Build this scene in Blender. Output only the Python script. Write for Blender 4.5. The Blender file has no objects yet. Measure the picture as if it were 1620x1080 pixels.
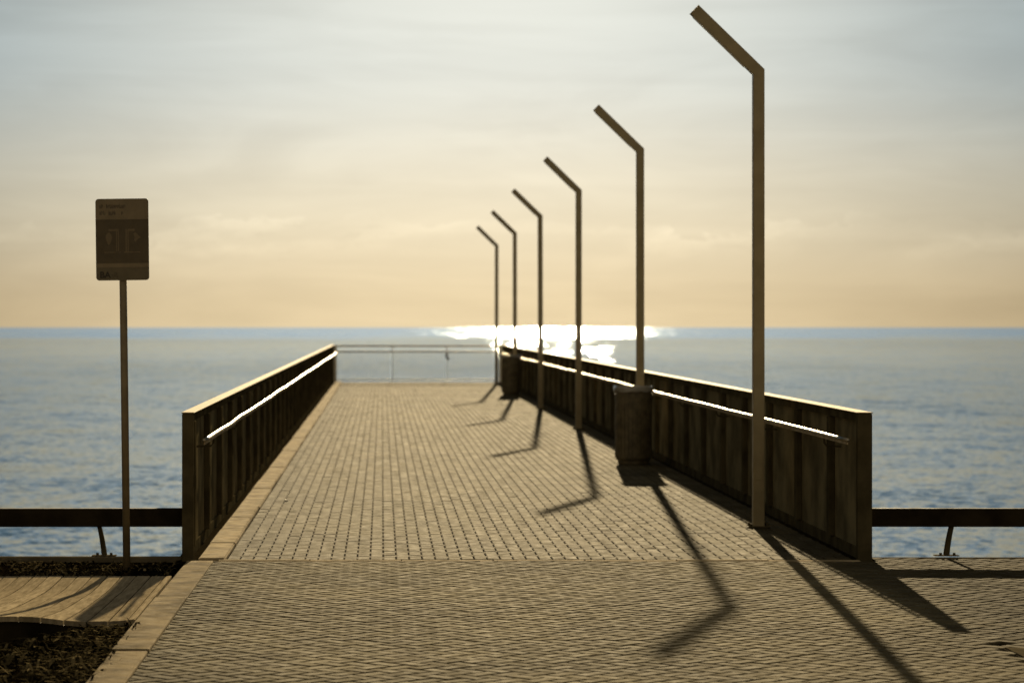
import bpy, bmesh, math, random
from mathutils import Vector, Matrix, noise as mnoise

random.seed(7)
R = math.radians
scene = bpy.context.scene
COL = scene.collection

# ------------------------------------------------------------------ layout
EYE = 1.79                 # camera height over the promenade (m)
FPX, WPX, HPX = 4600.0, 1620.0, 1080.0   # lens, from the photograph's perspective
Y0, Y1 = 22.26, 88.0       # pier: landward joint, far end
SLOPE = 0.0013             # the pier deck climbs very slightly
WL_IN, WL_OUT = -1.442, -1.530
WR_IN, WR_OUT = 3.644, 3.755
SUN_AZ, SUN_EL = R(3.35), R(11.95)
SEA_Z = -3.2
EXPO = 1.0

def up(y):
    return SLOPE * max(0.0, y - Y0)

# ------------------------------------------------------------------ helpers
def link(o, parent=None):
    COL.objects.link(o)
    if parent is not None:
        o.parent = parent
    return o

def finish(name, bm, mat, parent=None, loc=(0, 0, 0), smooth=False):
    me = bpy.data.meshes.new(name)
    bm.normal_update()
    bm.to_mesh(me)
    bm.free()
    if smooth:
        for p in me.polygons:
            p.use_smooth = True
    me.materials.append(mat)
    o = bpy.data.objects.new(name, me)
    o.location = loc
    return link(o, parent)

def tag(o, label, cat, group=None, kind=None):
    o['label'] = label
    o['category'] = cat
    if group: o['group'] = group
    if kind: o['kind'] = kind
    return o

def struct(o, kind='structure'):
    o['kind'] = kind
    return o

def empty(name, loc):
    o = bpy.data.objects.new(name, None)
    o.empty_display_size = 0.2
    o.location = loc
    return link(o)

def copy_tree(o, parent=None):
    c = o.copy()
    COL.objects.link(c)
    c.parent = parent
    for ch in list(o.children):
        copy_tree(ch, c)
    return c

def box(bm, x0, x1, y0, y1, z0, z1, bevel=0.0, seg=1):
    vs = [bm.verts.new(p) for p in ((x0,y0,z0),(x1,y0,z0),(x1,y1,z0),(x0,y1,z0),
                                    (x0,y0,z1),(x1,y0,z1),(x1,y1,z1),(x0,y1,z1))]
    fs = [bm.faces.new([vs[i] for i in q]) for q in
          ((3,2,1,0),(4,5,6,7),(0,1,5,4),(1,2,6,5),(2,3,7,6),(3,0,4,7))]
    if bevel:
        es = list({e for f in fs for e in f.edges})
        bmesh.ops.bevel(bm, geom=es, offset=bevel, segments=seg, affect='EDGES', profile=0.5)
    return vs

def long_box(bm, x0, x1, y0, y1, z0, z1, step=3.0, bevel=0.0):
    """box along Y that follows the slope of the deck"""
    vs = box(bm, x0, x1, y0, y1, z0, z1, 0)
    for v in vs:
        v.co.z += up(v.co.y)
    if bevel:
        es = list({e for v in vs for e in v.link_edges})
        bmesh.ops.bevel(bm, geom=es, offset=bevel, segments=1, affect='EDGES')

def tube(bm, pts, r, n=12, cap=True):
    rings = []
    for i, p in enumerate(pts):
        p = Vector(p)
        a = Vector(pts[max(i-1, 0)]); b = Vector(pts[min(i+1, len(pts)-1)])
        d = (b - a).normalized()
        ref = Vector((0, 0, 1)) if abs(d.z) < 0.9 else Vector((1, 0, 0))
        u = d.cross(ref).normalized(); w = u.cross(d).normalized()
        rr = r[i] if isinstance(r, (list, tuple)) else r
        rings.append([bm.verts.new(p + u*math.cos(2*math.pi*k/n)*rr + w*math.sin(2*math.pi*k/n)*rr) for k in range(n)])
    for a, b in zip(rings, rings[1:]):
        for k in range(n):
            bm.faces.new((a[k], a[(k+1) % n], b[(k+1) % n], b[k]))
    if cap:
        bm.faces.new(rings[0][::-1]); bm.faces.new(rings[-1])

def lathe(bm, prof, n=40, cx=0, cy=0, jitter=0.0):
    rings = []
    for (r, z) in prof:
        rings.append([bm.verts.new((cx + r*math.cos(2*math.pi*k/n), cy + r*math.sin(2*math.pi*k/n), z)) for k in range(n)])
    for a, b in zip(rings, rings[1:]):
        for k in range(n):
            bm.faces.new((a[k], a[(k+1) % n], b[(k+1) % n], b[k]))
    return rings

def poly_prism(bm, pts, y0, y1):
    """closed outline in XZ extruded along Y (front at y0)"""
    a = [bm.verts.new((x, y0, z)) for x, z in pts]
    b = [bm.verts.new((x, y1, z)) for x, z in pts]
    n = len(pts)
    bm.faces.new(a); bm.faces.new(b[::-1])
    for i in range(n):
        bm.faces.new((a[(i+1) % n], a[i], b[i], b[(i+1) % n]))
    bmesh.ops.recalc_face_normals(bm, faces=bm.faces[:])

# ------------------------------------------------------------------ materials
class NT:
    def __init__(self, tree):
        self.t = tree; self.n = tree.nodes; self.l = tree.links
    def node(self, typ, **kw):
        nd = self.n.new(typ)
        for k, v in kw.items(): setattr(nd, k, v)
        return nd
    def put(self, sock, v):
        if hasattr(v, 'is_output'):
            self.l.new(v, sock)
        elif v is not None:
            sock.default_value = v
    def math(self, op, a, b=None, c=None, clamp=False):
        nd = self.node('ShaderNodeMath', operation=op, use_clamp=clamp)
        self.put(nd.inputs[0], a)
        if b is not None: self.put(nd.inputs[1], b)
        if c is not None: self.put(nd.inputs[2], c)
        return nd.outputs[0]
    def vmath(self, op, a, b=None, out=0):
        nd = self.node('ShaderNodeVectorMath', operation=op)
        self.put(nd.inputs[0], a)
        if b is not None: self.put(nd.inputs[1], b)
        return nd.outputs[out]
    def mix(self, f, a, b, mode='MIX'):
        nd = self.node('ShaderNodeMix', data_type='RGBA', blend_type=mode)
        self.put(nd.inputs[0], f); self.put(nd.inputs[6], a); self.put(nd.inputs[7], b)
        return nd.outputs[2]
    def noise(self, vec, scale, detail=4, rough=0.55, dist=0.0, out=0):
        nd = self.node('ShaderNodeTexNoise')
        self.put(nd.inputs['Vector'], vec)
        nd.inputs['Scale'].default_value = scale
        nd.inputs['Detail'].default_value = detail
        nd.inputs['Roughness'].default_value = rough
        nd.inputs['Distortion'].default_value = dist
        return nd.outputs[out]
    def ramp(self, f, lo, hi, a=0.0, b=1.0, smooth=True):
        nd = self.node('ShaderNodeMapRange', clamp=True)
        nd.interpolation_type = 'SMOOTHSTEP' if smooth else 'LINEAR'
        self.put(nd.inputs[0], f)
        for i, v in zip((1, 2, 3, 4), (lo, hi, a, b)): self.put(nd.inputs[i], v)
        return nd.outputs[0]
    def scalevec(self, vec, s):
        nd = self.node('ShaderNodeMapping')
        self.put(nd.inputs['Vector'], vec)
        nd.inputs['Scale'].default_value = s
        return nd.outputs[0]
    def bump(self, h, strength, dist, normal=None):
        nd = self.node('ShaderNodeBump')
        nd.inputs['Strength'].default_value = strength
        nd.inputs['Distance'].default_value = dist
        self.put(nd.inputs['Height'], h)
        if normal is not None: self.put(nd.inputs['Normal'], normal)
        return nd.outputs[0]

def new_mat(name):
    m = bpy.data.materials.new(name)
    m.use_nodes = True
    nt = NT(m.node_tree)
    p = m.node_tree.nodes['Principled BSDF']
    return m, nt, p

def C(*c): return (c[0], c[1], c[2], 1.0)

def simple(name, col, rough=0.5, metal=0.0, var=0.25, scale=6.0, bump=0.0, bscale=60.0, spec=0.5):
    m, nt, p = new_mat(name)
    tc = nt.node('ShaderNodeTexCoord').outputs['Object']
    f = nt.noise(tc, scale, 5)
    k = nt.ramp(f, 0.3, 0.7, 1.0 - var, 1.0 + var)
    col_n = nt.vmath('MULTIPLY', C(*col)[:3], None)
    nd = col_n.node; nt.l.new(k, nd.inputs[1])
    nt.put(p.inputs['Base Color'], col_n)
    r2 = nt.ramp(nt.noise(tc, scale*3.1, 4), 0.3, 0.7, max(0.03, rough-0.1), rough+0.1)
    nt.put(p.inputs['Roughness'], r2)
    p.inputs['Metallic'].default_value = metal
    p.inputs['Specular IOR Level'].default_value = spec
    if bump:
        nt.put(p.inputs['Normal'], nt.bump(nt.noise(tc, bscale, 4), bump, 0.01))
    return m

def paver_mat(name, a, b, rough, spec, darker_right=False):
    m, nt, p = new_mat(name)
    pos = nt.node('ShaderNodeNewGeometry').outputs['Position']
    at = nt.node('ShaderNodeAttribute', attribute_name='tone').outputs['Fac']
    col = nt.mix(at, C(*a), C(*b))
    # wear and grime with shapes of their own
    big = nt.ramp(nt.noise(pos, 0.8, 5, 0.6, 0.4), 0.38, 0.68, 0.72, 1.08)
    fine = nt.ramp(nt.noise(pos, 55, 4, 0.7), 0.25, 0.75, 0.72, 1.22)
    k = nt.math('MULTIPLY', big, fine)
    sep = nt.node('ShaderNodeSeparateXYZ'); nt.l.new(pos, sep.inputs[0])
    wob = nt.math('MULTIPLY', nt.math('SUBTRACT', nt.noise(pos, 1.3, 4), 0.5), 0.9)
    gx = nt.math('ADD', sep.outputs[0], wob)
    if darker_right:   # tone darkens towards the right; grime carried in beside the planting on the left
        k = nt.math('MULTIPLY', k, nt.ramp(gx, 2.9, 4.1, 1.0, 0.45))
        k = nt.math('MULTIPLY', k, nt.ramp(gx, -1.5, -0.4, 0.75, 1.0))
    else:            # damp dark pavers along the kerb
        k = nt.math('MULTIPLY', k, nt.ramp(gx, -1.35, -0.45, 0.62, 1.0))
    sc = nt.node('ShaderNodeVectorMath', operation='SCALE')
    nt.l.new(col, sc.inputs[0]); nt.l.new(k, sc.inputs['Scale'])
    nt.put(p.inputs['Base Color'], sc.outputs[0])
    nt.put(p.inputs['Roughness'], nt.ramp(nt.noise(pos, 9, 4), 0.3, 0.7, rough-0.07, rough+0.1))
    p.inputs['Specular IOR Level'].default_value = spec
    h = nt.math('ADD', nt.math('MULTIPLY', nt.noise(pos, 35, 3), 1.0), nt.math('MULTIPLY', nt.noise(pos, 160, 3), 0.5))
    nt.put(p.inputs['Normal'], nt.bump(h, 0.35, 0.006))
    return m

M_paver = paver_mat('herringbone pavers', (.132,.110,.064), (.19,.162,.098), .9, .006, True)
M_pier = paver_mat('pier pavers', (.092,.077,.045), (.132,.112,.068), .9, .009)
M_joint = simple('joint sand', (.020,.016,.009), .95, 0, .4, 20, 0, 60, 0)
M_conc = simple('concrete', (.34,.275,.175), .9, 0, .38, 5, .4, 90, .003)
M_conc2 = simple('grimy kerb concrete', (.23,.185,.115), .9, 0, .45, 3.5, .4, 90, .002)
M_concd = simple('sea wall concrete', (.14,.118,.078), .9, 0, .3, 3, .4, 40, 0)
M_steel = simple('dark painted steel', (.080,.067,.038), .6, 0, .35, 3.5, .15, 30, .0)
M_sheet = simple('dark sheet steel', (.165,.140,.082), .9, 0, .4, 2.2, .15, 18, .0)
M_cap = simple('worn metal cap', (.38,.31,.20), .7, 0, .25, 8, .1, 60, .008)
M_inox = simple('brushed stainless steel', (.40,.37,.31), .46, 1.0, .08, 8)
M_lamp = simple('bronze lamp paint', (.33,.27,.155), .5, 0, .12, 5, .05, 60, .5)
M_led = simple('lamp lens', (.55,.52,.45), .25, 0, .05, 10)
M_bin = simple('bin steel', (.14,.115,.066), .6, 0, .3, 9, .2, 40, .35)
M_bag = simple('bin bag plastic', (.30,.28,.24), .12, 0, .2, 12, .3, 30, .8)
M_beam = simple('dark timber beam', (.026,.020,.011), .75, 0, .4, 4, .3, 30, .02)
M_rail = simple('railing brown paint', (.20,.13,.065), .5, 0, .2, 5)
M_railp = simple('pale railing post', (.85,.83,.77), .5, 0, .1, 5)
M_bal = simple('pale railing bar', (.88,.87,.82), .5, 0, .1, 5)
M_scrap = simple('white paper', (.8,.78,.72), .8, 0, .05, 30)
M_knot = simple('dark ribbon', (.10,.06,.03), .8, 0, .2, 30)
M_sign_b = simple('sign plate', (.14,.115,.068), .6, 0, .12, 8)
M_sign_h = simple('sign header', (.21,.165,.10), .6, 0, .12, 8)
M_sign_d = simple('sign picture field', (.095,.072,.038), .6, 0, .12, 8)
M_sign_l = simple('sign line drawing', (.17,.13,.075), .6, 0, .08, 8)
M_sign_t = simple('sign lettering', (.085,.066,.038), .6, 0, .05, 8)
M_sign_ba = simple('sign bold lettering', (.035,.027,.014), .6, 0, .05, 8)
M_signpole = simple('sign pole', (.20,.155,.085), .5, 0, .2, 6, .1, 40)

# weathered, damp deck boards
M_board, nt, p = new_mat('weathered boards')
pos = nt.node('ShaderNodeNewGeometry').outputs['Position']
st = nt.scalevec(pos, (38, 3, 3))
at = nt.node('ShaderNodeAttribute', attribute_name='tone').outputs['Fac']
g = nt.ramp(nt.noise(st, 1, 5, .6), .25, .75, 0.0, 1.0)
col = nt.mix(g, C(.25,.205,.135), C(.48,.40,.275))
col = nt.mix(nt.math('MULTIPLY', at, .35), col, C(.10,.078,.046))
nt.put(p.inputs['Base Color'], col)
nt.put(p.inputs['Roughness'], nt.ramp(nt.noise(pos, 6, 5), .35, .65, .45, .85))
p.inputs['Specular IOR Level'].default_value = .0
nt.put(p.inputs['Normal'], nt.bump(nt.math('ADD', nt.noise(st, 1, 4), nt.math('MULTIPLY', nt.noise(pos, 28, 4), 1.6)), .5, .008))

M_soil, nt, p = new_mat('soil')
pos = nt.node('ShaderNodeNewGeometry').outputs['Position']
col = nt.mix(nt.noise(pos, 9, 6, .65), C(.003,.0022,.0012), C(.010,.0075,.004))
nt.put(p.inputs['Base Color'], col); p.inputs['Roughness'].default_value = 1.0
p.inputs['Specular IOR Level'].default_value = .0
nt.put(p.inputs['Normal'], nt.bump(nt.noise(pos, 30, 6, .7), 1.0, .04))

M_grass, nt, p = new_mat('dry grass')
at = nt.node('ShaderNodeAttribute', attribute_name='tone').outputs['Fac']
nt.put(p.inputs['Base Color'], nt.mix(at, C(.006,.005,.002), C(.22,.175,.09)))
p.inputs['Roughness'].default_value = .6
p.inputs['Specular IOR Level'].default_value = .0

# sea
M_sea, nt, p = new_mat('sea water')
pos = nt.node('ShaderNodeNewGeometry').outputs['Position']
sep = nt.node('ShaderNodeSeparateXYZ'); nt.l.new(pos, sep.inputs[0])
dist = nt.vmath('LENGTH', pos, None, 1)
patch = nt.ramp(nt.noise(nt.scalevec(pos, (.010, .0045, 1)), 1, 5, .6, .5), .35, .65, .62, 1.15)
far = nt.ramp(nt.math('MULTIPLY', dist, nt.ramp(patch, .62, 1.15, .85, 1.15)), 900, 1500, 0, 1)
def slopes(scale, amp, detail, w):
    nd = nt.noise(nt.scalevec(nt.vmath('ADD', pos, (w, w*2.0, w)), scale), 1, detail, .55, .4, 1)
    nn = nt.node('ShaderNodeVectorMath', operation='SCALE')
    nt.l.new(nt.vmath('SUBTRACT', nd, (.5, .5, .5)), nn.inputs[0]); nn.inputs['Scale'].default_value = amp
    return nn.outputs[0]
sl_ = nt.vmath('ADD', slopes((1.5, 1.25, 1), .40, 2, 0.0), slopes((4.6, 3.4, 1), .40, 2, 31.0))
sl_ = nt.vmath('ADD', sl_, slopes((.22, .13, 1), .26, 2, 71.0))
near = nt.ramp(dist, 700, 110, 0, 1)
cx = nt.node('ShaderNodeCombineXYZ')
nt.put(cx.inputs[0], nt.math('MULTIPLY', patch, nt.ramp(near, 0, 1, .22, .40)))
nt.put(cx.inputs[1], nt.math('MULTIPLY', patch, nt.ramp(near, 0, 1, .45, 1.5)))
# separate wave faces that catch the sun one by one, in the calmer water off the pier head
vo = nt.node('ShaderNodeTexVoronoi'); vo.feature = 'F1'
nt.put(vo.inputs['Vector'], nt.scalevec(pos, (1.8, .048, 1))); vo.inputs['Scale'].default_value = 1.0
mid = nt.math('MULTIPLY', nt.ramp(dist, 300, 360), nt.ramp(dist, 1080, 960))
vs_ = nt.vmath('MULTIPLY', nt.vmath('SUBTRACT', vo.outputs['Color'], (.5, .5, .5)), (.15, .60, 0))
nrm = nt.vmath('NORMALIZE', nt.vmath('ADD', nt.vmath('MULTIPLY', sl_, cx.outputs[0]), (0, 0, 1)))
nrm2 = nt.vmath('NORMALIZE', nt.vmath('ADD', nt.vmath('ADD', vs_, nt.vmath('MULTIPLY', sl_, (.12, .12, 0))), (0, 0, 1)))
m_out = [n_ for n_ in M_sea.node_tree.nodes if n_.type == 'OUTPUT_MATERIAL'][0]
M_sea.node_tree.nodes.remove(p)
gl = nt.node('ShaderNodeBsdfAnisotropic'); gl.distribution = 'BECKMANN'
gl.inputs['Color'].default_value = C(.70, .83, 1.0)
rag = nt.noise(nt.scalevec(pos, (.030, .0042, 1)), 1, 5, .65, .6)
rag2 = nt.noise(nt.scalevec(pos, (.16, .020, 1)), 1, 4, .65, .4)
rr_ = nt.math('ADD', nt.math('MULTIPLY', far, .11), .095)
rr_ = nt.math('ADD', rr_, nt.math('MULTIPLY', nt.math('SUBTRACT', rag, .5), nt.ramp(far, 0, 1, .10, .42)))
rr_ = nt.math('MAXIMUM', nt.math('ADD', rr_, nt.math('MULTIPLY', nt.math('SUBTRACT', rag2, .5), nt.ramp(far, 0, 1, .10, .38))), .06)
rr_ = nt.math('ADD', nt.math('MULTIPLY', rr_, nt.math('SUBTRACT', 1.0, mid)), nt.math('MULTIPLY', mid, .05))
nt.put(gl.inputs['Roughness'], rr_)
nt.put(gl.inputs['Normal'], nrm)
df = nt.node('ShaderNodeBsdfDiffuse'); df.inputs['Color'].default_value = C(.024, .050, .078)
fr = nt.node('ShaderNodeFresnel'); fr.inputs['IOR'].default_value = 1.333
nt.put(fr.inputs['Normal'], nrm)
mx = nt.node('ShaderNodeMixShader')
nt.put(mx.inputs[0], fr.outputs[0]); nt.l.new(df.outputs[0], mx.inputs[1]); gl2 = nt.node('ShaderNodeBsdfAnisotropic'); gl2.distribution = 'BECKMANN'
gl2.inputs['Color'].default_value = C(.70, .83, 1.0); gl2.inputs['Roughness'].default_value = .10
nt.put(gl2.inputs['Normal'], nrm2)
gm = nt.node('ShaderNodeMixShader')
nt.put(gm.inputs[0], nt.math('MULTIPLY', mid, .14)); nt.l.new(gl.outputs[0], gm.inputs[1]); nt.l.new(gl2.outputs[0], gm.inputs[2])
nt.l.new(gm.outputs[0], mx.inputs[2])
nt.l.new(mx.outputs[0], m_out.inputs['Surface'])

# ------------------------------------------------------------------ sea
bm = bmesh.new()
ys = [22.6, 60, 120, 250, 600, 1500, 3000, 7700]
xs = [-6000, -800, -200, -60, 0, 60, 200, 800, 6000]
gv = [[bm.verts.new((x, y, SEA_Z)) for x in xs] for y in ys]
for j in range(len(ys)-1):
    for i in range(len(xs)-1):
        bm.faces.new((gv[j][i], gv[j][i+1], gv[j+1][i+1], gv[j+1][i]))
struct(finish('water', bm, M_sea))

# ------------------------------------------------------------------ pavers
def add_paver(bm, tone, cx, cy, ang, L, W, zfun, gap=.004, ch=.005, dz=.0016, tilt=.004, drop=.004, endgap=None):
    hl, hw = L/2 - (gap if endgap is None else endgap)/2, W/2 - gap/2
    c, s = math.cos(ang), math.sin(ang)
    z0 = zfun(cy) + random.uniform(-dz, dz)
    tx, ty = random.gauss(0, tilt), random.gauss(0, tilt)
    def P(a, b, z):
        return bm.verts.new((cx + a*c - b*s, cy + a*s + b*c, z0 + z + a*tx + b*ty))
    q = ((-1,-1),(1,-1),(1,1),(-1,1))
    top = [P(sx*(hl-ch), sy*(hw-ch), 0) for sx, sy in q]
    mid = [P(sx*hl, sy*hw, -drop) for sx, sy in q]
    bot = [P(sx*hl, sy*hw, -.018) for sx, sy in q]
    fs = [bm.faces.new(top)]
    for k in range(4):
        n = (k+1) % 4
        fs.append(bm.faces.new((mid[k], mid[n], top[n], top[k])))
        fs.append(bm.faces.new((bot[k], bot[n], mid[n], mid[k])))
    t = min(1.0, max(0.0, random.gauss(.5, .28)))
    for f in fs: f[tone] = t

def clip(bm, co, no):
    bmesh.ops.bisect_plane(bm, geom=bm.verts[:]+bm.edges[:]+bm.faces[:], plane_co=co, plane_no=no, clear_outer=True)

PX0, PX1, PY0, PY1 = -1.276, 7.6, 10.0, 22.08
def settle(x, y):      # gentle unevenness of the old paving
    return .006*mnoise.noise(Vector((x*.5, y*.35, 3.1))) + .0015*mnoise.noise(Vector((x*1.7, y*1.7, 9)))
bm = bmesh.new()
tone = bm.faces.layers.float.new('tone')
w = .1
c45 = math.cos(R(45))
N = 160
for i in range(-N, N):
    for j in range(-N, N):
        k = (i - j) % 4
        if k == 0:   u, v, a = (i+1)*w, (j+.5)*w, 0.0
        elif k == 3: u, v, a = (i+.5)*w, (j+1)*w, R(90)
        else: continue
        x = (u + v)*c45 + 2.6; y = (v - u)*c45 + 16.0
        if PX0-.12 < x < PX1+.12 and PY0-.12 < y < PY1+.12:
            if 3.47 < x < 3.62 and y < 16.3 + .2*math.sin(x*60): continue     # lost pavers at the broken edging
            add_paver(bm, tone, x, y, a-R(45), 2*w, w, lambda yy, xx=x: settle(xx, yy), gap=.010, ch=.008, drop=.008, dz=.0016, tilt=.0035)
clip(bm, (PX0,0,0), (-1,0,0)); clip(bm, (PX1,0,0), (1,0,0))
clip(bm, (0,PY0,0), (0,-1,0)); clip(bm, (0,PY1,0), (0,1,0))
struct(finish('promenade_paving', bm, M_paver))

# strip of paving right of the pier, out to the sea wall
bm = bmesh.new()
tone = bm.faces.layers.float.new('tone')
for i in range(-N, N):
    for j in range(-N, N):
        k = (i - j) % 4
        if k == 0:   u, v, a = (i+1)*w, (j+.5)*w, 0.0
        elif k == 3: u, v, a = (i+.5)*w, (j+1)*w, R(90)
        else: continue
        x = (u + v)*c45 + 2.6; y = (v - u)*c45 + 16.0
        if 3.77-.12 < x < PX1+.12 and 22.085-.12 < y < 22.4+.12:
            add_paver(bm, tone, x, y, a-R(45), 2*w, w, lambda yy, xx=x: settle(xx, yy), gap=.010, ch=.008, drop=.008, dz=.0016, tilt=.0035)
clip(bm, (3.77,0,0), (-1,0,0)); clip(bm, (PX1,0,0), (1,0,0))
clip(bm, (0,22.08,0), (0,-1,0)); clip(bm, (0,22.4,0), (0,1,0))
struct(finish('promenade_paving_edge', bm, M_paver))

# pier paving: columns of pavers running out to sea, staggered by half
bm = bmesh.new()
tone = bm.faces.layers.float.new('tone')
x = -1.19 + .05
col_i = 0
while x < 3.62:
    y = Y0 + .03 - random.uniform(0, .2)
    while y < Y1 - .02:
        a = max(y, Y0+.02); b = min(y+.4, Y1)
        if b - a > .03:
            add_paver(bm, tone, x, (a+b)/2, R(90)+random.gauss(0,.003), b-a, .1, lambda yy, xx=x: up(yy)+.6*settle(xx, yy), gap=.011, ch=.005, dz=.0012, tilt=.003, endgap=.003)
            if b < Y1-.1:       # sand and moss bridging the joint at each end
                zz = up(b)+.6*settle(x, b) - random.uniform(.001, .004)
                q = [bm.verts.new((x+.05+sx_*.007, b+sy_, zz)) for sx_, sy_ in ((-1,-.075),(1,-.075),(1,.06),(-1,.06))]
                bm.faces.new(q)[tone] = random.random()*.5
        y += .4
    x += .1; col_i += 1
struct(finish('pier_paving', bm, M_pier))

# sub-bases under the pavers
bm = bmesh.new()
long_box(bm, WL_OUT-.05, WR_OUT+.05, Y0-.02, Y1+.15, -.55, -.013)
struct(finish('pier_deck', bm, M_joint))
bm = bmesh.new()
box(bm, -1.49, 14, -14, 22.4, -6, -.013)
struct(finish('promenade_base', bm, M_joint))
bm = bmesh.new()
box(bm, -14, -1.491, -14, 22.38, -6, -.03)
bmesh.ops.subdivide_edges(bm, edges=bm.edges[:], cuts=1)
struct(finish('planting_soil', bm, M_soil))
bm = bmesh.new()
box(bm, -14, WL_OUT-.006, 22.381, 22.46, -6, .012, .008)
box(bm, 3.78, 14, 22.401, 22.46, -6, .004, .006)
struct(finish('sea_wall', bm, M_concd))

# metal strip over the joint between promenade and pier
bm = bmesh.new()
for k in range(7):
    a = -1.25 + k*.7
    dz = random.uniform(-.002, .003)
    box(bm, a+.003, a+.697, 22.15, 22.235, -.02, .003+dz, .003)
struct(finish('joint_strip', bm, M_conc))
bm = bmesh.new()
box(bm, -1.25, 3.65, 22.09, 22.14, -.02, -.001, .003)
struct(finish('joint_edging', bm, M_conc))

# kerbs
bm = bmesh.new()
y = Y0 - .02
while y < Y1:
    L = random.uniform(1.5, 1.62)
    e = min(y+L, Y1+.05)
    vs = box(bm, -1.40+random.uniform(-.004,.004), -1.197+random.uniform(-.006,.006), y+.003, e-.003, -.10, .018+random.uniform(-.004,.004))
    for v in vs: v.co.z += up(v.co.y)
    y += L
bmesh.ops.bevel(bm, geom=bm.edges[:], offset=.008, segments=2, affect='EDGES')
struct(finish('pier_kerb', bm, M_conc))
bm = bmesh.new()
for a, b in ((19.1, 22.15), (16.0, 19.09), (13.0, 15.99), (10.0, 12.99)):
    box(bm, -1.488+random.uniform(-.006,.006), -1.282+random.uniform(-.004,.004), a+.002, b-.002, -.12, .008+random.uniform(-.006,.006), .008, 2)
struct(finish('promenade_kerb', bm, M_conc2))
# broken edging at the lower right
bm = bmesh.new()
for (x0, x1, y0, y1, z1, rz) in ((3.46,3.60,15.6,16.15,.004,.05),(3.44,3.58,14.9,15.55,.000,.02),(3.46,3.60,13.6,14.8,.004,-.01),(3.70,3.77,16.0,16.1,.014,.9)):
    vs = box(bm, x0, x1, y0, y1, -.05, z1)
    cx, cy = (x0+x1)/2, (y0+y1)/2
    for v in vs:
        d = Vector((v.co.x-cx, v.co.y-cy, 0)); d.rotate(Matrix.Rotation(rz, 3, 'Z'))
        v.co.x = cx+d.x+random.uniform(-.012,.012); v.co.y = cy+d.y+random.uniform(-.012,.012)
        v.co.z += random.uniform(-.008, .006)
bmesh.ops.bevel(bm, geom=bm.edges[:], offset=.008, segments=2, affect='EDGES')
struct(finish('broken_edging', bm, M_concd))

# ------------------------------------------------------------------ parapet walls
RIB = 1.88
def parapet(side, label, rail_label):
    s = -1 if side == 'L' else 1            # outward direction
    xin, xout = (WL_IN, WL_OUT) if side == 'L' else (WR_IN, WR_OUT)
    root = empty('parapet_wall', (xin, Y0, 0))
    tag(root, label, 'parapet', 'steel parapets along the pier')
    inv = Vector((xin, Y0, 0))
    def fin(name, bm, mat, parent=root, smooth=False):
        off = inv
        bmesh.ops.translate(bm, verts=bm.verts[:], vec=-off)
        return finish(name, bm, mat, parent, smooth=smooth)
    lo = lambda a, b: (min(a, b), max(a, b))
    ye = Y1 - .15
    xs = xin + s*.052                        # sheet stands back behind the ribs
    # end post
    bm = bmesh.new(); box(bm, *lo(xin, xout), Y0+.0, Y0+.085, -.35, 1.118, .004); fin('end_post', bm, M_steel)
    bm = bmesh.new(); v = box(bm, *lo(xin, xout), ye, ye+.08, -.3, 1.118)
    for q in v: q.co.z += up(q.co.y)
    fin('end_post', bm, M_steel)
    # sheet
    bm = bmesh.new(); long_box(bm, *lo(xs, xs+s*.012), Y0+.09, ye-.005, .045, 1.052); fin('panel', bm, M_sheet)
    # cap with spacers below it
    bm = bmesh.new()
    y = Y0 - .004
    while y < ye+.05:
        e = min(y + RIB*2, ye+.085)
        long_box(bm, *lo(xin-s*.006, xout+s*.004), y+.001, e-.001, 1.120, 1.128, bevel=.002)
        y = e if e > ye else y + RIB*2
        if e >= ye+.08: break
    cap = fin('cap', bm, M_cap)
    bm = bmesh.new()
    long_box(bm, *lo(xin+s*.02, xin+s*.05), Y0+.086, ye, 1.054, 1.1195)
    fin('top_channel', bm, M_steel)
    bm = bmesh.new(); long_box(bm, *lo(xin+s*.040, xs-s*.001), Y0+.09, ye-.005, -.02, .075); fin('bottom_channel', bm, M_steel)
    # ribs
    y = Y0 + .085 + .20 if side == 'L' else Y0 + 1.45
    while y < ye-.1:
        bm = bmesh.new()
        long_box(bm, *lo(xin+s*.004, xs-s*.001), y, y+.14, .078, 1.049, bevel=.003)
        fin('rib', bm, M_steel)
        y += RIB
    # handrail
    xr = xin - s*.09
    bm = bmesh.new()
    pts = []
    y = Y0 - .08
    k = 0
    rs = random.Random(3 if side == 'L' else 5)
    amp = .006 if side == 'L' else .004
    while y < ye - .1:
        pts.append((xr + rs.uniform(-amp*.5, amp*.5), y, .915 + up(y)*.7 + rs.uniform(-amp, amp)))
        y += RIB*(1 if side == 'L' else 1.3)
    # smooth the kinks a little
    P2 = []
    for a, b in zip(pts, pts[1:]):
        for t in (0, .25, .5, .75):
            tt = t*t*(3-2*t)
            P2.append((a[0]+(b[0]-a[0])*tt, a[1]+(b[1]-a[1])*t, a[2]+(b[2]-a[2])*tt))
    P2.append(pts[-1])
    tube(bm, P2, .0145, 14)
    hr = fin('handrail', bm, M_inox, smooth=True)
    bm = bmesh.new()
    for a, b in zip(P2, P2[1:]):
        vs = box(bm, xr-.004, xr+.004, a[1], b[1], -.034, -.0148)
        for v in vs:
            f = a if abs(v.co.y-a[1]) < 1e-6 else b
            v.co.z += f[2]; v.co.x += f[0]-xr
    fin('rail_strip', bm, M_cap, hr)
    y = Y0 + 1.1
    while y < ye - .5:
        bm = bmesh.new()
        zz = .87 + up(y)*.7
        tube(bm, [(xr, y, zz+.015), (xr, y, zz-.02), (xr+s*.02, y, zz-.045), (xin+s*.045, y, zz-.05)], .008, 8)
        fin('bracket', bm, M_steel, hr)
        y += RIB*2
    return root

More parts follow.
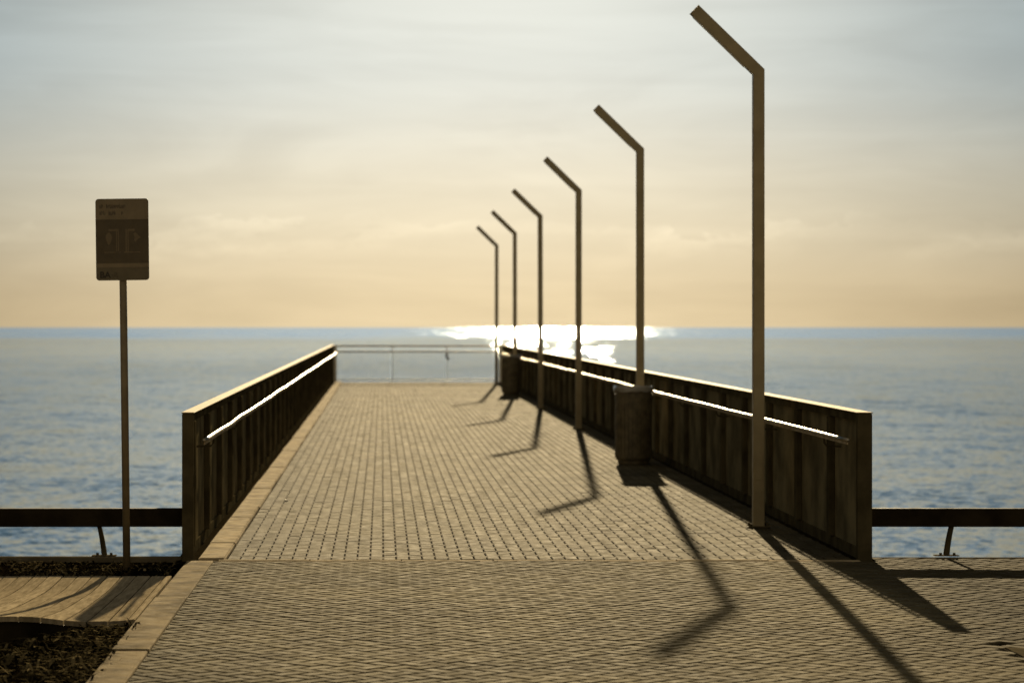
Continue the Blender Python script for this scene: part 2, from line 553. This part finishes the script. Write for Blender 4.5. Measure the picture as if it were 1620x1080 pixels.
parapet('L', 'dark ribbed steel parapet wall on the left side of the pier, beside the concrete kerb', '')
parapet('R', 'dark ribbed steel parapet wall on the right side of the pier, behind the row of lamps', '')

# ------------------------------------------------------------------ end railing across the pier head
YE = Y1 + .02
zb = up(YE)
root = empty('end_railing', (1.1, YE, zb))
tag(root, 'pale thin-barred railing with two brown rails closing the far end of the pier', 'railing')
def ep(name, f, mat, parent=root):
    bm = bmesh.new(); f(bm)
    return finish(name, bm, mat, parent)
xl, xr = WL_IN+.03 - 1.1, 3.60 - 1.1
ep('top_rail', lambda b: box(b, xl+.06, xr-.03, -.03, .03, 1.065, 1.115, .006), M_rail)
ep('middle_rail', lambda b: box(b, xl+.06, xr-.03, -.025, .025, .895, .94, .006), M_rail)
ep('bottom_rail', lambda b: box(b, xl+.06, xr-.03, -.02, .02, .05, .085, .005), M_railp)
for px, ww in ((xl, .055), (xr, .055)):
    ep('post', lambda b, px=px, ww=ww: box(b, px-ww, px+ww, -.035, .035, -.02, 1.12, .005), M_railp)
for px in (.32-1.1, 1.97-1.1):
    ep('post', lambda b, px=px: box(b, px-.012, px+.012, -.012, .012, -.02, 1.064, .003), M_railp)
x = xl + .13
while x < xr - .09:
    if min(abs(x-(.32-1.1)), abs(x-(1.97-1.1))) > .035:
        ep('baluster', lambda b, x=x: tube(b, [(x, 0, .086), (x, 0, .894)], .010, 6), M_bal)
    x += .098
# dark ribbon knotted on the second post
bm = bmesh.new()
tube(bm, [(0,0,.10),(.03,-.01,.05),(-.03,-.02,0),(.01,-.015,-.05),(.045,-.01,-.09),(.03,0,-.13)], [.02,.035,.045,.03,.045,.02], 8)
tag(finish('ribbon', bm, M_knot, None, (1.965, YE-.05, zb+.80), True), 'dark knotted ribbon hanging below the brown rail at the pier end', 'ribbon')

# ------------------------------------------------------------------ lamps
LX = 3.333
LAMP_Y = [25.74 + 11.76*k for k in range(6)]
def make_lamp(loc):
    root = empty('street_lamp', loc)
    hw, hd, H = .050, .050, 4.045        # half width, half depth, outer corner height
    L = .815
    d = Vector((-math.sin(R(45.8)), math.cos(R(45.8))))     # arm direction in XZ
    nrm = Vector((d.y, -d.x))                                # towards lower-left... set below
    c_out = Vector((hw, H)); c_in = Vector((-hw, H - 2*hw*math.tan(R(45.8/2))))
    t_out = c_out + d*L
    under = Vector((-d.y, d.x)); under = under if under.y < 0 else -under
    t_in = t_out + under*2*hw
    bm = bmesh.new()
    poly_prism(bm, [(-hw, .012), (hw, .012), tuple(c_out), tuple(c_in)], -hd, hd)
    bmesh.ops.bevel(bm, geom=[e for e in bm.edges if abs((e.verts[0].co-e.verts[1].co).normalized().z) > .9], offset=.006, segments=2, affect='EDGES')
    finish('pole', bm, M_lamp, root)
    bm = bmesh.new()
    poly_prism(bm, [tuple(c_in), tuple(c_out), tuple(t_out), tuple(t_in)], -hd, hd)
    finish('arm', bm, M_lamp, root)
    bm = bmesh.new()
    a = c_in + d*.10; b = t_in - d*.04
    poly_prism(bm, [tuple(a), tuple(b), tuple(b+under*.007), tuple(a+under*.007)], -.036, .036)
    finish('lens', bm, M_led, root)
    bm = bmesh.new(); box(bm, -.095, .095, -.095, .095, 0, .0118, .003)
    pl = finish('base_plate', bm, M_steel, root)
    for sx in (-1, 1):
        for sy in (-1, 1):
            bm = bmesh.new(); lathe(bm, [(0.0001,.034),(.011,.034),(.011,.0119)], 6, sx*.072, sy*.072)
            finish('bolt', bm, M_steel, pl)
    bm = bmesh.new(); box(bm, -.034, .034, -hd-.0035, -hd-.0002, .42, .66, .003)
    finish('access_door', bm, M_lamp, root)
    return root
lamp0 = make_lamp((LX, LAMP_Y[0], .004))
LAB = ['bent bronze street lamp nearest the camera, tallest in the picture, in front of right wall',
       'bent bronze street lamp rising directly behind the larger, nearer round bin',
       'bent bronze street lamp third from the camera, between the two bins',
       'bent bronze street lamp fourth from the camera, just before the far small bin',
       'bent bronze street lamp fifth from the camera, rising behind the far small bin',
       'bent bronze street lamp farthest from the camera, in front of the end railing']
for k, y in enumerate(LAMP_Y):
    o = lamp0 if k == 0 else copy_tree(lamp0)
    o.location = (LX, y, up(y)+.004)
    tag(o, LAB[k], 'street lamp', 'street lamps in a row along the pier')
    if k: o.rotation_euler = (0, R(random.uniform(-.15, .15)), R(random.uniform(-2, 2)))

# ------------------------------------------------------------------ bins
def make_bin(loc):
    root = empty('litter_bin', loc)
    bm = bmesh.new()
    lathe(bm, [(.0001,.05),(.205,.05),(.222,.07),(.225,.10),(.228,.5),(.232,.90),(.236,.935),(.226,.94),(.215,.93),(.215,.60),(.0001,.60)], 48)
    for k in range(48): pass
    finish('body', bm, M_bin, root, smooth=False)
    bm = bmesh.new()
    lathe(bm, [(.231,.925),(.246,.93),(.250,.955),(.246,.985),(.236,.99),(.226,.985),(.222,.94),(.231,.925)], 48)
    finish('rim', bm, M_bin, root, smooth=True)
    bm = bmesh.new()
    lathe(bm, [(.0001,.0),(.19,.0),(.20,.012),(.20,.049),(.0001,.049)], 40)
    finish('foot', bm, M_bin, root)
    # bag folded over the rim, crumpled
    bm = bmesh.new()
    rr = random.Random(4)
    n = 44
    prof = [(.218,.90),(.226,.975),(.243,1.000),(.256,.985),(.259,.955),(.257,.925)]
    rings = []
    for j, (r, z) in enumerate(prof):
        ring = []
        for k in range(n):
            q = mnoise.noise(Vector((math.cos(k/n*6.283)*3.2, math.sin(k/n*6.283)*3.2, j*.35)))
            q2 = mnoise.noise(Vector((math.cos(k/n*6.283)*9, math.sin(k/n*6.283)*9, j*.6+5)))
            r2 = r + .004*q2 + (.003*q if j > 2 else 0); z2 = z + (.006*q2+.007*q)*(1 if j > 0 else 0) * (1 if j != 5 else 2.2)
            ring.append(bm.verts.new((r2*math.cos(k/n*6.283), r2*math.sin(k/n*6.283), z2)))
        rings.append(ring)
    for a, b in zip(rings, rings[1:]):
        for k in range(n):
            bm.faces.new((a[k], a[(k+1) % n], b[(k+1) % n], b[k]))
    finish('bin_bag', bm, M_bag, root)
    # vertical slats round the body
    bm = bmesh.new()
    for k in range(28):
        t = 2*math.pi*k/28
        vs = box(bm, .229, .2365, -.017, .017, .09, .90)
        for v in vs:
            v.co.rotate(Matrix.Rotation(t, 3, 'Z'))
    finish('slats', bm, M_bin, root)
    return root
b0 = make_bin((3.215, 37.15, up(37.15)+.003))
tag(b0, 'round dark litter bin in front of the second lamp, the larger one in the picture', 'litter bin', 'litter bins beside the lamps')
b1 = copy_tree(b0)
b1.location = (3.215, 72.43, up(72.43)+.003); b1.rotation_euler.z = 1.1
tag(b1, 'small far litter bin in front of the fifth lamp, near the end of the pier', 'litter bin', 'litter bins beside the lamps')

# ------------------------------------------------------------------ sign
SY = 21.66
root = empty('sign', (-1.902, SY, -.03))
tag(root, 'dark rounded rectangular notice sign on a slim pole in the planting on the left', 'sign')
root.rotation_euler = (0, R(-.72), 0)
bm = bmesh.new()
tube(bm, [(0, .03, -.25), (0, .03, 2.70)], .028, 20)
finish('pole', bm, M_signpole, root, smooth=True)
U = .395/600
SX0, SZ1 = -.1975, 2.765
def sx(px): return SX0 + (px-88)*U
def sz(py): return SZ1 - (py-72)*U
def rrect(x0, x1, z0, z1, r, n=6):
    pts = []
    for cx, cz, a0 in ((x1-r, z0+r, -90), (x1-r, z1-r, 0), (x0+r, z1-r, 90), (x0+r, z0+r, 180)):
        for k in range(n+1):
            a = R(a0 + 90*k/n); pts.append((cx+r*math.cos(a), cz+r*math.sin(a)))
    return pts
bm = bmesh.new()
poly_prism(bm, rrect(SX0, SX0+.395, sz(995), SZ1, .024), -.003, 0.0)
plate = finish('plate', bm, M_sign_b, root)
def flat(name, rects, mat, y, parent=plate):
    bm = bmesh.new()
    for (a, b, c, d) in rects:
        poly_prism(bm, [(sx(a), sz(d)), (sx(b), sz(d)), (sx(b), sz(c)), (sx(a), sz(c))], y, y+.0006)
    return finish(name, bm, mat, parent)
bm = bmesh.new()
hp = rrect(SX0+.003, SX0+.395-.003, sz(330), SZ1-.003, .022)
hp = [(x, max(z, sz(306))) for x, z in hp]
out = []
for q in hp:
    if not out or (Vector(q)-Vector(out[-1])).length > 1e-5: out.append(q)
poly_prism(bm, out, -.0040, -.0031)
hd = finish('header', bm, M_sign_h, plate)
flat('picture_field', [(92, 684, 310, 798)], M_sign_d, -.0040)
flat('footer_band', [(94, 682, 803, 848)], M_sign_h, -.0040)
# worn lines of lettering too faint to read
rr = random.Random(11)
def worn(x0, x1, y0, y1):
    out = []; x = x0
    while x < x1-8:
        wd = rr.uniform(12, 22)
        kind = rr.random()
        if kind < .75:
            out.append((x, x+6, y0 + (0 if rr.random() < .4 else 12), y1))
            out.append((x+7, min(x+wd, x1), y1-8, y1)) if rr.random() < .5 else out.append((x+7, min(x+wd, x1), y0+12, y0+20))
            out.append((x+wd-5, x+wd, y0+14, y1-9))
        else:
            x += 8
        x += wd + 5
    return out
flat('lettering', worn(135, 425, 132, 180), M_sign_t, -.0050)
flat('lettering', worn(135, 405, 207, 255), M_sign_t, -.0050)
flat('line_drawing', [(232,350,414,440),(318,328,440,680),(338,350,440,680),(182,374,672,684),
                      (425,440,415,672),(448,460,415,672),(405,590,672,684),(460,530,415,438)], M_sign_l, -.0050)
def blob(cx, cz, pts, y=-.0050):
    bm = bmesh.new()
    poly_prism(bm, [(sx(cx+a), sz(cz+b)) for a, b in pts], y, y+.0006)
    finish('figure', bm, M_sign_l, plate)
blob(237, 520, [(-28,30),(-38,0),(-34,-35),(-12,-62),(10,-66),(28,-40),(36,-5),(26,32),(14,62),(-8,74)])
blob(555, 520, [(-42,-50),(-22,-66),(0,-50),(18,-30),(44,-8),(20,6),(-4,22),(-18,46),(-34,20),(-26,-12)])
def text_mesh(s, size, offset):
    cu = bpy.data.curves.new('lettering', 'FONT'); cu.body = s; cu.size = size; cu.extrude = .0004; cu.offset = offset
    o = bpy.data.objects.new('lettering', cu)
    me = bpy.data.meshes.new_from_object(o)
    bpy.data.objects.remove(o); bpy.data.curves.remove(cu)
    me.name = 'lettering'
    return me
me = text_mesh('BA', .066, .0016)
me.materials.append(M_sign_ba)
t = bpy.data.objects.new('lettering', me); link(t, plate)
t.rotation_euler = (R(90), 0, 0); t.location = (sx(128), -.0046, sz(965))
flat('small_lettering', worn(266, 330, 903, 920) + worn(266, 322, 926, 940) + worn(266, 340, 946, 960), M_sign_t, -.0050)
for zc in (2.28, 2.62):
    bm = bmesh.new(); box(bm, -.05, .05, .0005, .034, zc-.015, zc+.015, .003)
    finish('clamp', bm, M_signpole, root)

# ------------------------------------------------------------------ shore guard rails
def guard(name, x0, x1, posts, label):
    root = empty(name, ((x0+x1)/2, 22.5, 0))
    tag(root, label, 'guard rail', 'low timber guard rails at the sea wall')
    ox = (x0+x1)/2
    bm = bmesh.new()
    n = 24
    z0, z1 = .240, .382
    yb = lambda x: -.04 - .012*max(0, abs(x-1.1)-2.6)
    vs = []
    for i in range(n+1):
        x = x0 + (x1-x0)*i/n
        vs.append([bm.verts.new((x-ox, yb(x)+a, b)) for a, b in ((-.035,z0+.006),(-.029,z0),(.029,z0),(.035,z0+.006),(.035,z1-.006),(.029,z1),(-.029,z1),(-.035,z1-.006))])
    for a, b in zip(vs, vs[1:]):
        for k in range(8):
            bm.faces.new((a[k], a[(k+1) % 8], b[(k+1) % 8], b[k]))
    bm.faces.new(vs[0]); bm.faces.new(vs[-1][::-1])
    bmesh.ops.recalc_face_normals(bm, faces=bm.faces[:])
    finish('beam', bm, M_beam, root)
    for px in posts:
        s = 1 if px > 1 else -1
        bm = bmesh.new()
        rows = []
        for t in (0, .25, .5, .75, 1.0):
            z = .022 + t*(z0-.022); lean = s*(.024*t + .014*t*t); hw = .019 - .004*t
            yy = -.02 + .0*t
            rows.append([bm.verts.new((px-ox+lean+a*hw, yy+b, z)) for a, b in ((-1,-.03),(1,-.03),(1,.03),(-1,.03))])
        for a, b in zip(rows, rows[1:]):
            for k in range(4): bm.faces.new((a[k], a[(k+1) % 4], b[(k+1) % 4], b[k]))
        bm.faces.new(rows[0][::-1]); bm.faces.new(rows[-1])
        po = finish('post', bm, M_steel, root)
        bm = bmesh.new(); box(bm, px-ox-.095, px-ox+.095, -.065, .03, .013, .019, .002)
        pl = finish('base_plate', bm, M_concd, po)
        for bx in (-.05, .055):
            bm = bmesh.new(); lathe(bm, [(.0001,.038),(.010,.038),(.012,.019)], 6, px-ox+bx, -.045)
            finish('bolt', bm, M_steel, po)
    return root
guard('guard_rail', -9.0, WL_OUT-.003, (-2.145, -4.6, -7.0), 'low dark timber guard rail left of the pier, crossed by the sign pole')
guard('guard_rail', WR_OUT+.003, 9.0, (4.365, 6.8), 'low dark timber guard rail at the sea edge right of the pier, above the paving')

# ------------------------------------------------------------------ curved boardwalk on the left
def sstep(a, b, t):
    t = min(1, max(0, (t-a)/(b-a))); return t*t*(3-2*t)
def deck_z(x, y):
    c = .012*(1-sstep(-2.05, -1.55, x))
    return .004 + c*max(0, 19.9-y)**2 - .012*(1-sstep(-2.05,-1.55,x))*math.sin(min(1, max(0, (20.6-y)/1.6))*math.pi)
def deck_front(x):
    return 17.68 - 1.24*(1-sstep(-2.15, -1.5, x))
bm = bmesh.new()
tone = bm.faces.layers.float.new('tone')
edges = [-1.497, -1.545]
x = -1.545
while x > -5.2:
    x -= .104; edges.append(x)
ny = 26
for a, b in zip(edges, edges[1:]):
    g = .0035
    xa, xb = a-g, b+g
    t = random.random(); dz = random.uniform(-.002, .002); end = random.uniform(-.006, .006)
    rows = []
    for j in range(ny+1):
        r = []
        for xx, zo in ((xa, -.03), (xa, -.003), (xa-.004, 0), (xb+.004, 0), (xb, -.003), (xb, -.03)):
            yf = deck_front(xx) + end
            yy = 20.76 + (yf-20.76)*j/ny
            r.append(bm.verts.new((xx, yy, deck_z(xx, yy)+zo+dz)))
        rows.append(r)
    fs = []
    for r1, r2 in zip(rows, rows[1:]):
        for k in range(5):
            fs.append(bm.faces.new((r1[k], r2[k], r2[k+1], r1[k+1])))
        fs.append(bm.faces.new((r1[5], r2[5], r2[0], r1[0])))
    fs.append(bm.faces.new(rows[0])); fs.append(bm.faces.new(rows[-1][::-1]))
    for f in fs: f[tone] = t
bmesh.ops.recalc_face_normals(bm, faces=bm.faces[:])
root = empty('timber_platform', (-2.6, 18.6, 0))
tag(root, 'pale weathered timber platform with upswept boards on the left, beside the promenade kerb', 'platform')
bmesh.ops.translate(bm, verts=bm.verts[:], vec=(2.6, -18.6, 0))
finish('boards', bm, M_board, root)
bm = bmesh.new()
prev = None
for i in range(41):
    xx = -1.50 + (-5.2+1.50)*i/40
    yf = deck_front(xx) + .04
    zt = deck_z(xx, yf) - .034
    q = [bm.verts.new((xx+2.6, yf-18.6+a, z)) for a, z in ((0, -.06), (0, zt), (.05, zt), (.05, -.06))]
    if prev:
        for k in range(4): bm.faces.new((prev[k], q[k], q[(k+1) % 4], prev[(k+1) % 4]))
    prev = q
bmesh.ops.recalc_face_normals(bm, faces=bm.faces[:])
finish('fascia', bm, M_beam, root)

# ------------------------------------------------------------------ ground cover
def grass(name, areas, seed):
    rr = random.Random(seed)
    bm = bmesh.new()
    tone = bm.faces.layers.float.new('tone')
    for (x0, x1, y0, y1, n, hmin, hmax, clump) in areas:
        for i in range(n):
            x = rr.uniform(x0, x1); y = rr.uniform(y0, y1)
            if mnoise.noise(Vector((x*clump, y*clump, seed))) < rr.uniform(-.5, .25): continue
            L = rr.uniform(hmin, hmax)*1.7; a = rr.uniform(0, 6.283); lie = rr.uniform(.6, 1.0)
            wd = rr.uniform(.004, .012)
            d = Vector((math.cos(a), math.sin(a), 0)); pr = Vector((-d.y, d.x, 0))
            p0 = Vector((x, y, -.032)); p1 = p0 + d*L*.45*lie + Vector((0,0,L*.5*(1-lie*.6))); p2 = p0 + d*L*lie + Vector((0,0,L*.62*(1-lie*.75)))
            v = [bm.verts.new(p0-pr*wd), bm.verts.new(p0+pr*wd), bm.verts.new(p1+pr*wd*.8), bm.verts.new(p1-pr*wd*.8), bm.verts.new(p2)]
            f1 = bm.faces.new(v[:4]); f2 = bm.faces.new((v[3], v[2], v[4]))
            t = rr.random()**2.2
            f1[tone] = t; f2[tone] = t
    o = finish(name, bm, M_grass)
    o['kind'] = 'stuff'
    return o
grass('grass', [(-4.0, -1.47, 13.2, 17.5, 9000, .05, .13, 2.2), (-5.0, -1.56, 20.85, 22.3, 3400, .03, .065, 2.5)], 2)

# ------------------------------------------------------------------ litter
def scrap(loc, size, label):
    bm = bmesh.new()
    bmesh.ops.create_icosphere(bm, subdivisions=2, radius=size)
    for v in bm.verts:
        v.co *= 1 + .45*mnoise.noise(v.co*60 + Vector(loc)); v.co.z *= .3
    zmin = min(v.co.z for v in bm.verts)
    for v in bm.verts: v.co.z -= zmin
    tag(finish('paper_scrap', bm, M_scrap, None, loc), label, 'litter', 'scraps of litter on the pier')
scrap((-.97, 29.5, up(29.5)+.002), .026, 'small white scrap of paper on the pavers near the left kerb')
scrap((3.235, 25.7, up(25.7)+.002), .020, 'small white scrap of paper at the foot of the nearest lamp')

# ------------------------------------------------------------------ camera
cam = bpy.data.cameras.new('camera')
cam.sensor_width = 36.0
cam.lens = FPX/WPX*36.0
cam.shift_x = (WPX/2 - 604)/WPX
cam.shift_y = -(HPX/2 - 515)/WPX
cam.clip_end = 20000
cam.clip_start = .1
cam.dof.use_dof = True
cam.dof.focus_distance = 19.5
cam.dof.aperture_fstop = 3.2
co = bpy.data.objects.new('camera', cam)
co.location = (0, 0, EYE)
co.rotation_euler = (R(90), 0, 0)
link(co)
scene.camera = co

# ------------------------------------------------------------------ sun
sd = Vector((math.sin(SUN_AZ)*math.cos(SUN_EL), math.cos(SUN_AZ)*math.cos(SUN_EL), math.sin(SUN_EL)))
sl = bpy.data.lights.new('sun', 'SUN')
sl.energy = 5.0
sl.angle = R(.42)
sl.color = (1.0, .78, .45)
so = bpy.data.objects.new('sun', sl)
so.rotation_euler = sd.to_track_quat('Z', 'Y').to_euler()
so.location = sd*60
link(so)

# ------------------------------------------------------------------ sky
world = bpy.data.worlds.new('World')
scene.world = world
world.use_nodes = True
nt = NT(world.node_tree)
bg = world.node_tree.nodes['Background']
sky = nt.node('ShaderNodeTexSky')
sky.sky_type = 'NISHITA'
sky.sun_disc = False
sky.sun_elevation = SUN_EL
sky.sun_rotation = SUN_AZ
sky.air_density = 1.0; sky.dust_density = 2.0; sky.ozone_density = 1.0
d = nt.vmath('NORMALIZE', nt.node('ShaderNodeTexCoord').outputs['Generated'])
sep = nt.node('ShaderNodeSeparateXYZ'); nt.l.new(d, sep.inputs[0])
X, Y, Z = sep.outputs
el = nt.math('MULTIPLY', nt.math('ARCSINE', Z), 57.2958)
el0 = nt.math('MAXIMUM', el, 0.0)
flat_ = nt.vmath('NORMALIZE', nt.vmath('MULTIPLY', d, (1, 1, 0)))
caz = nt.vmath('DOT_PRODUCT', flat_, (math.sin(SUN_AZ), math.cos(SUN_AZ), 0), 1)
az = nt.math('MULTIPLY', nt.math('ARCTAN2', X, Y), 57.2958)
caz_sun = caz
caz = nt.vmath('DOT_PRODUCT', flat_, (math.sin(R(2.0)), math.cos(R(2.0)), 0), 1)
# azimuth fall-off of the bright hazy sector round the sun
k = nt.ramp(el0, 0, 6.5, 36.0, 74.0, False)
A = nt.math('POWER', 2.71828, nt.math('MULTIPLY', k, nt.math('SUBTRACT', caz, 1.0)))
up_f = nt.math('POWER', 2.71828, nt.math('MULTIPLY', nt.math('POWER', nt.math('DIVIDE', nt.math('MAXIMUM', nt.math('SUBTRACT', el0, 7.0), 0.0), 5.0), 2.0), -1.0))
A = nt.math('MULTIPLY', A, up_f)
# warm near the horizon, white higher up
wf = nt.ramp(el0, -.3, 5.2)
warm = nt.mix(wf, C(.69, .575, .375), C(.54, .49, .40))
# clouds: streaks high up, a low bank of cumulus at 3 - 4.5 degrees
cv = nt.node('ShaderNodeCombineXYZ')
nt.put(cv.inputs[0], nt.math('MULTIPLY', az, .17)); nt.put(cv.inputs[1], nt.math('MULTIPLY', el, .68)); cv.inputs[2].default_value = 2.3
n1 = nt.noise(cv.outputs[0], 1.0, 7, .58, .6)
cv2 = nt.node('ShaderNodeCombineXYZ')
nt.put(cv2.inputs[0], nt.math('ADD', nt.math('MULTIPLY', az, .10), nt.math('MULTIPLY', el, .10))); nt.put(cv2.inputs[1], nt.math('MULTIPLY', el, 1.5)); cv2.inputs[2].default_value = 7.1
n2 = nt.noise(cv2.outputs[0], 1.0, 6, .55, .8)
cv3 = nt.node('ShaderNodeCombineXYZ')
nt.put(cv3.inputs[0], nt.math('MULTIPLY', az, .85)); nt.put(cv3.inputs[1], nt.math('MULTIPLY', el, 2.0)); cv3.inputs[2].default_value = 4.4
n3 = nt.noise(cv3.outputs[0], 1.0, 7, .6, .3)
streak = nt.ramp(n2, .36, .66, -.02, .035)
big = nt.ramp(n1, .32, .68, -.05, .05)
band = nt.math('MULTIPLY', nt.ramp(el, 1.1, 1.65), nt.ramp(el, 2.45, 1.95))
edge = nt.math('ADD', nt.math('MULTIPLY', nt.math('SUBTRACT', n3, .5), 2.6), nt.math('SUBTRACT', 2.0, el))
cum = nt.math('MULTIPLY', nt.ramp(edge, .0, .12), nt.ramp(edge, .9, .15))
lum = nt.math('ADD', nt.math('ADD', streak, big), 1.0)
lum = nt.math('ADD', lum, nt.math('MULTIPLY', nt.math('MULTIPLY', nt.math('MULTIPLY', cum, band), nt.ramp(n1, .40, .62, .03, .19)), 1.0))
glow = nt.node('ShaderNodeVectorMath', operation='SCALE')
nt.l.new(warm, glow.inputs[0]); nt.put(glow.inputs['Scale'], nt.math('MULTIPLY', A, lum))
# blue-grey veil that shows where the glow thins out, brighter sunwards
vc = nt.mix(nt.ramp(el0, 0, 2.6), C(.085, .055, .018), C(.185, .195, .165))
vc = nt.mix(nt.ramp(el0, 1.8, 5.4), vc, C(.155, .238, .285))
fl = nt.math('MULTIPLY', nt.ramp(caz, .3, .95), nt.ramp(el0, 14, 45, 1.0, .25))
veil = nt.node('ShaderNodeVectorMath', operation='SCALE')
nt.l.new(vc, veil.inputs[0]); nt.put(veil.inputs['Scale'], nt.math('MULTIPLY', fl, lum))
base = nt.node('ShaderNodeVectorMath', operation='SCALE')
nt.l.new(sky.outputs[0], base.inputs[0]); base.inputs['Scale'].default_value = .006
# the sky opposite, lit by the low sun
back = nt.node('ShaderNodeVectorMath', operation='SCALE')
back.inputs[0].default_value = (.25, .21, .145); nt.put(back.inputs['Scale'], nt.ramp(caz_sun, .3, -.6))
tot = nt.vmath('ADD', glow.outputs[0], veil.outputs[0])
sc10 = nt.node('ShaderNodeVectorMath', operation='SCALE')
tot = nt.vmath('ADD', tot, back.outputs[0])
nt.l.new(tot, sc10.inputs[0]); sc10.inputs['Scale'].default_value = 10.0/2**EXPO
nt.l.new(nt.vmath('ADD', sc10.outputs[0], base.outputs[0]), bg.inputs['Color'])
bg.inputs['Strength'].default_value = .1

# ------------------------------------------------------------------ render
vs = scene.view_settings
vs.view_transform = 'Standard'; vs.look = 'None'; vs.exposure = EXPO; vs.gamma = 1.0
scene.render.engine = 'CYCLES'
scene.cycles.use_denoising = True
scene.cycles.sample_clamp_indirect = 6.0
scene.cycles.max_bounces = 6
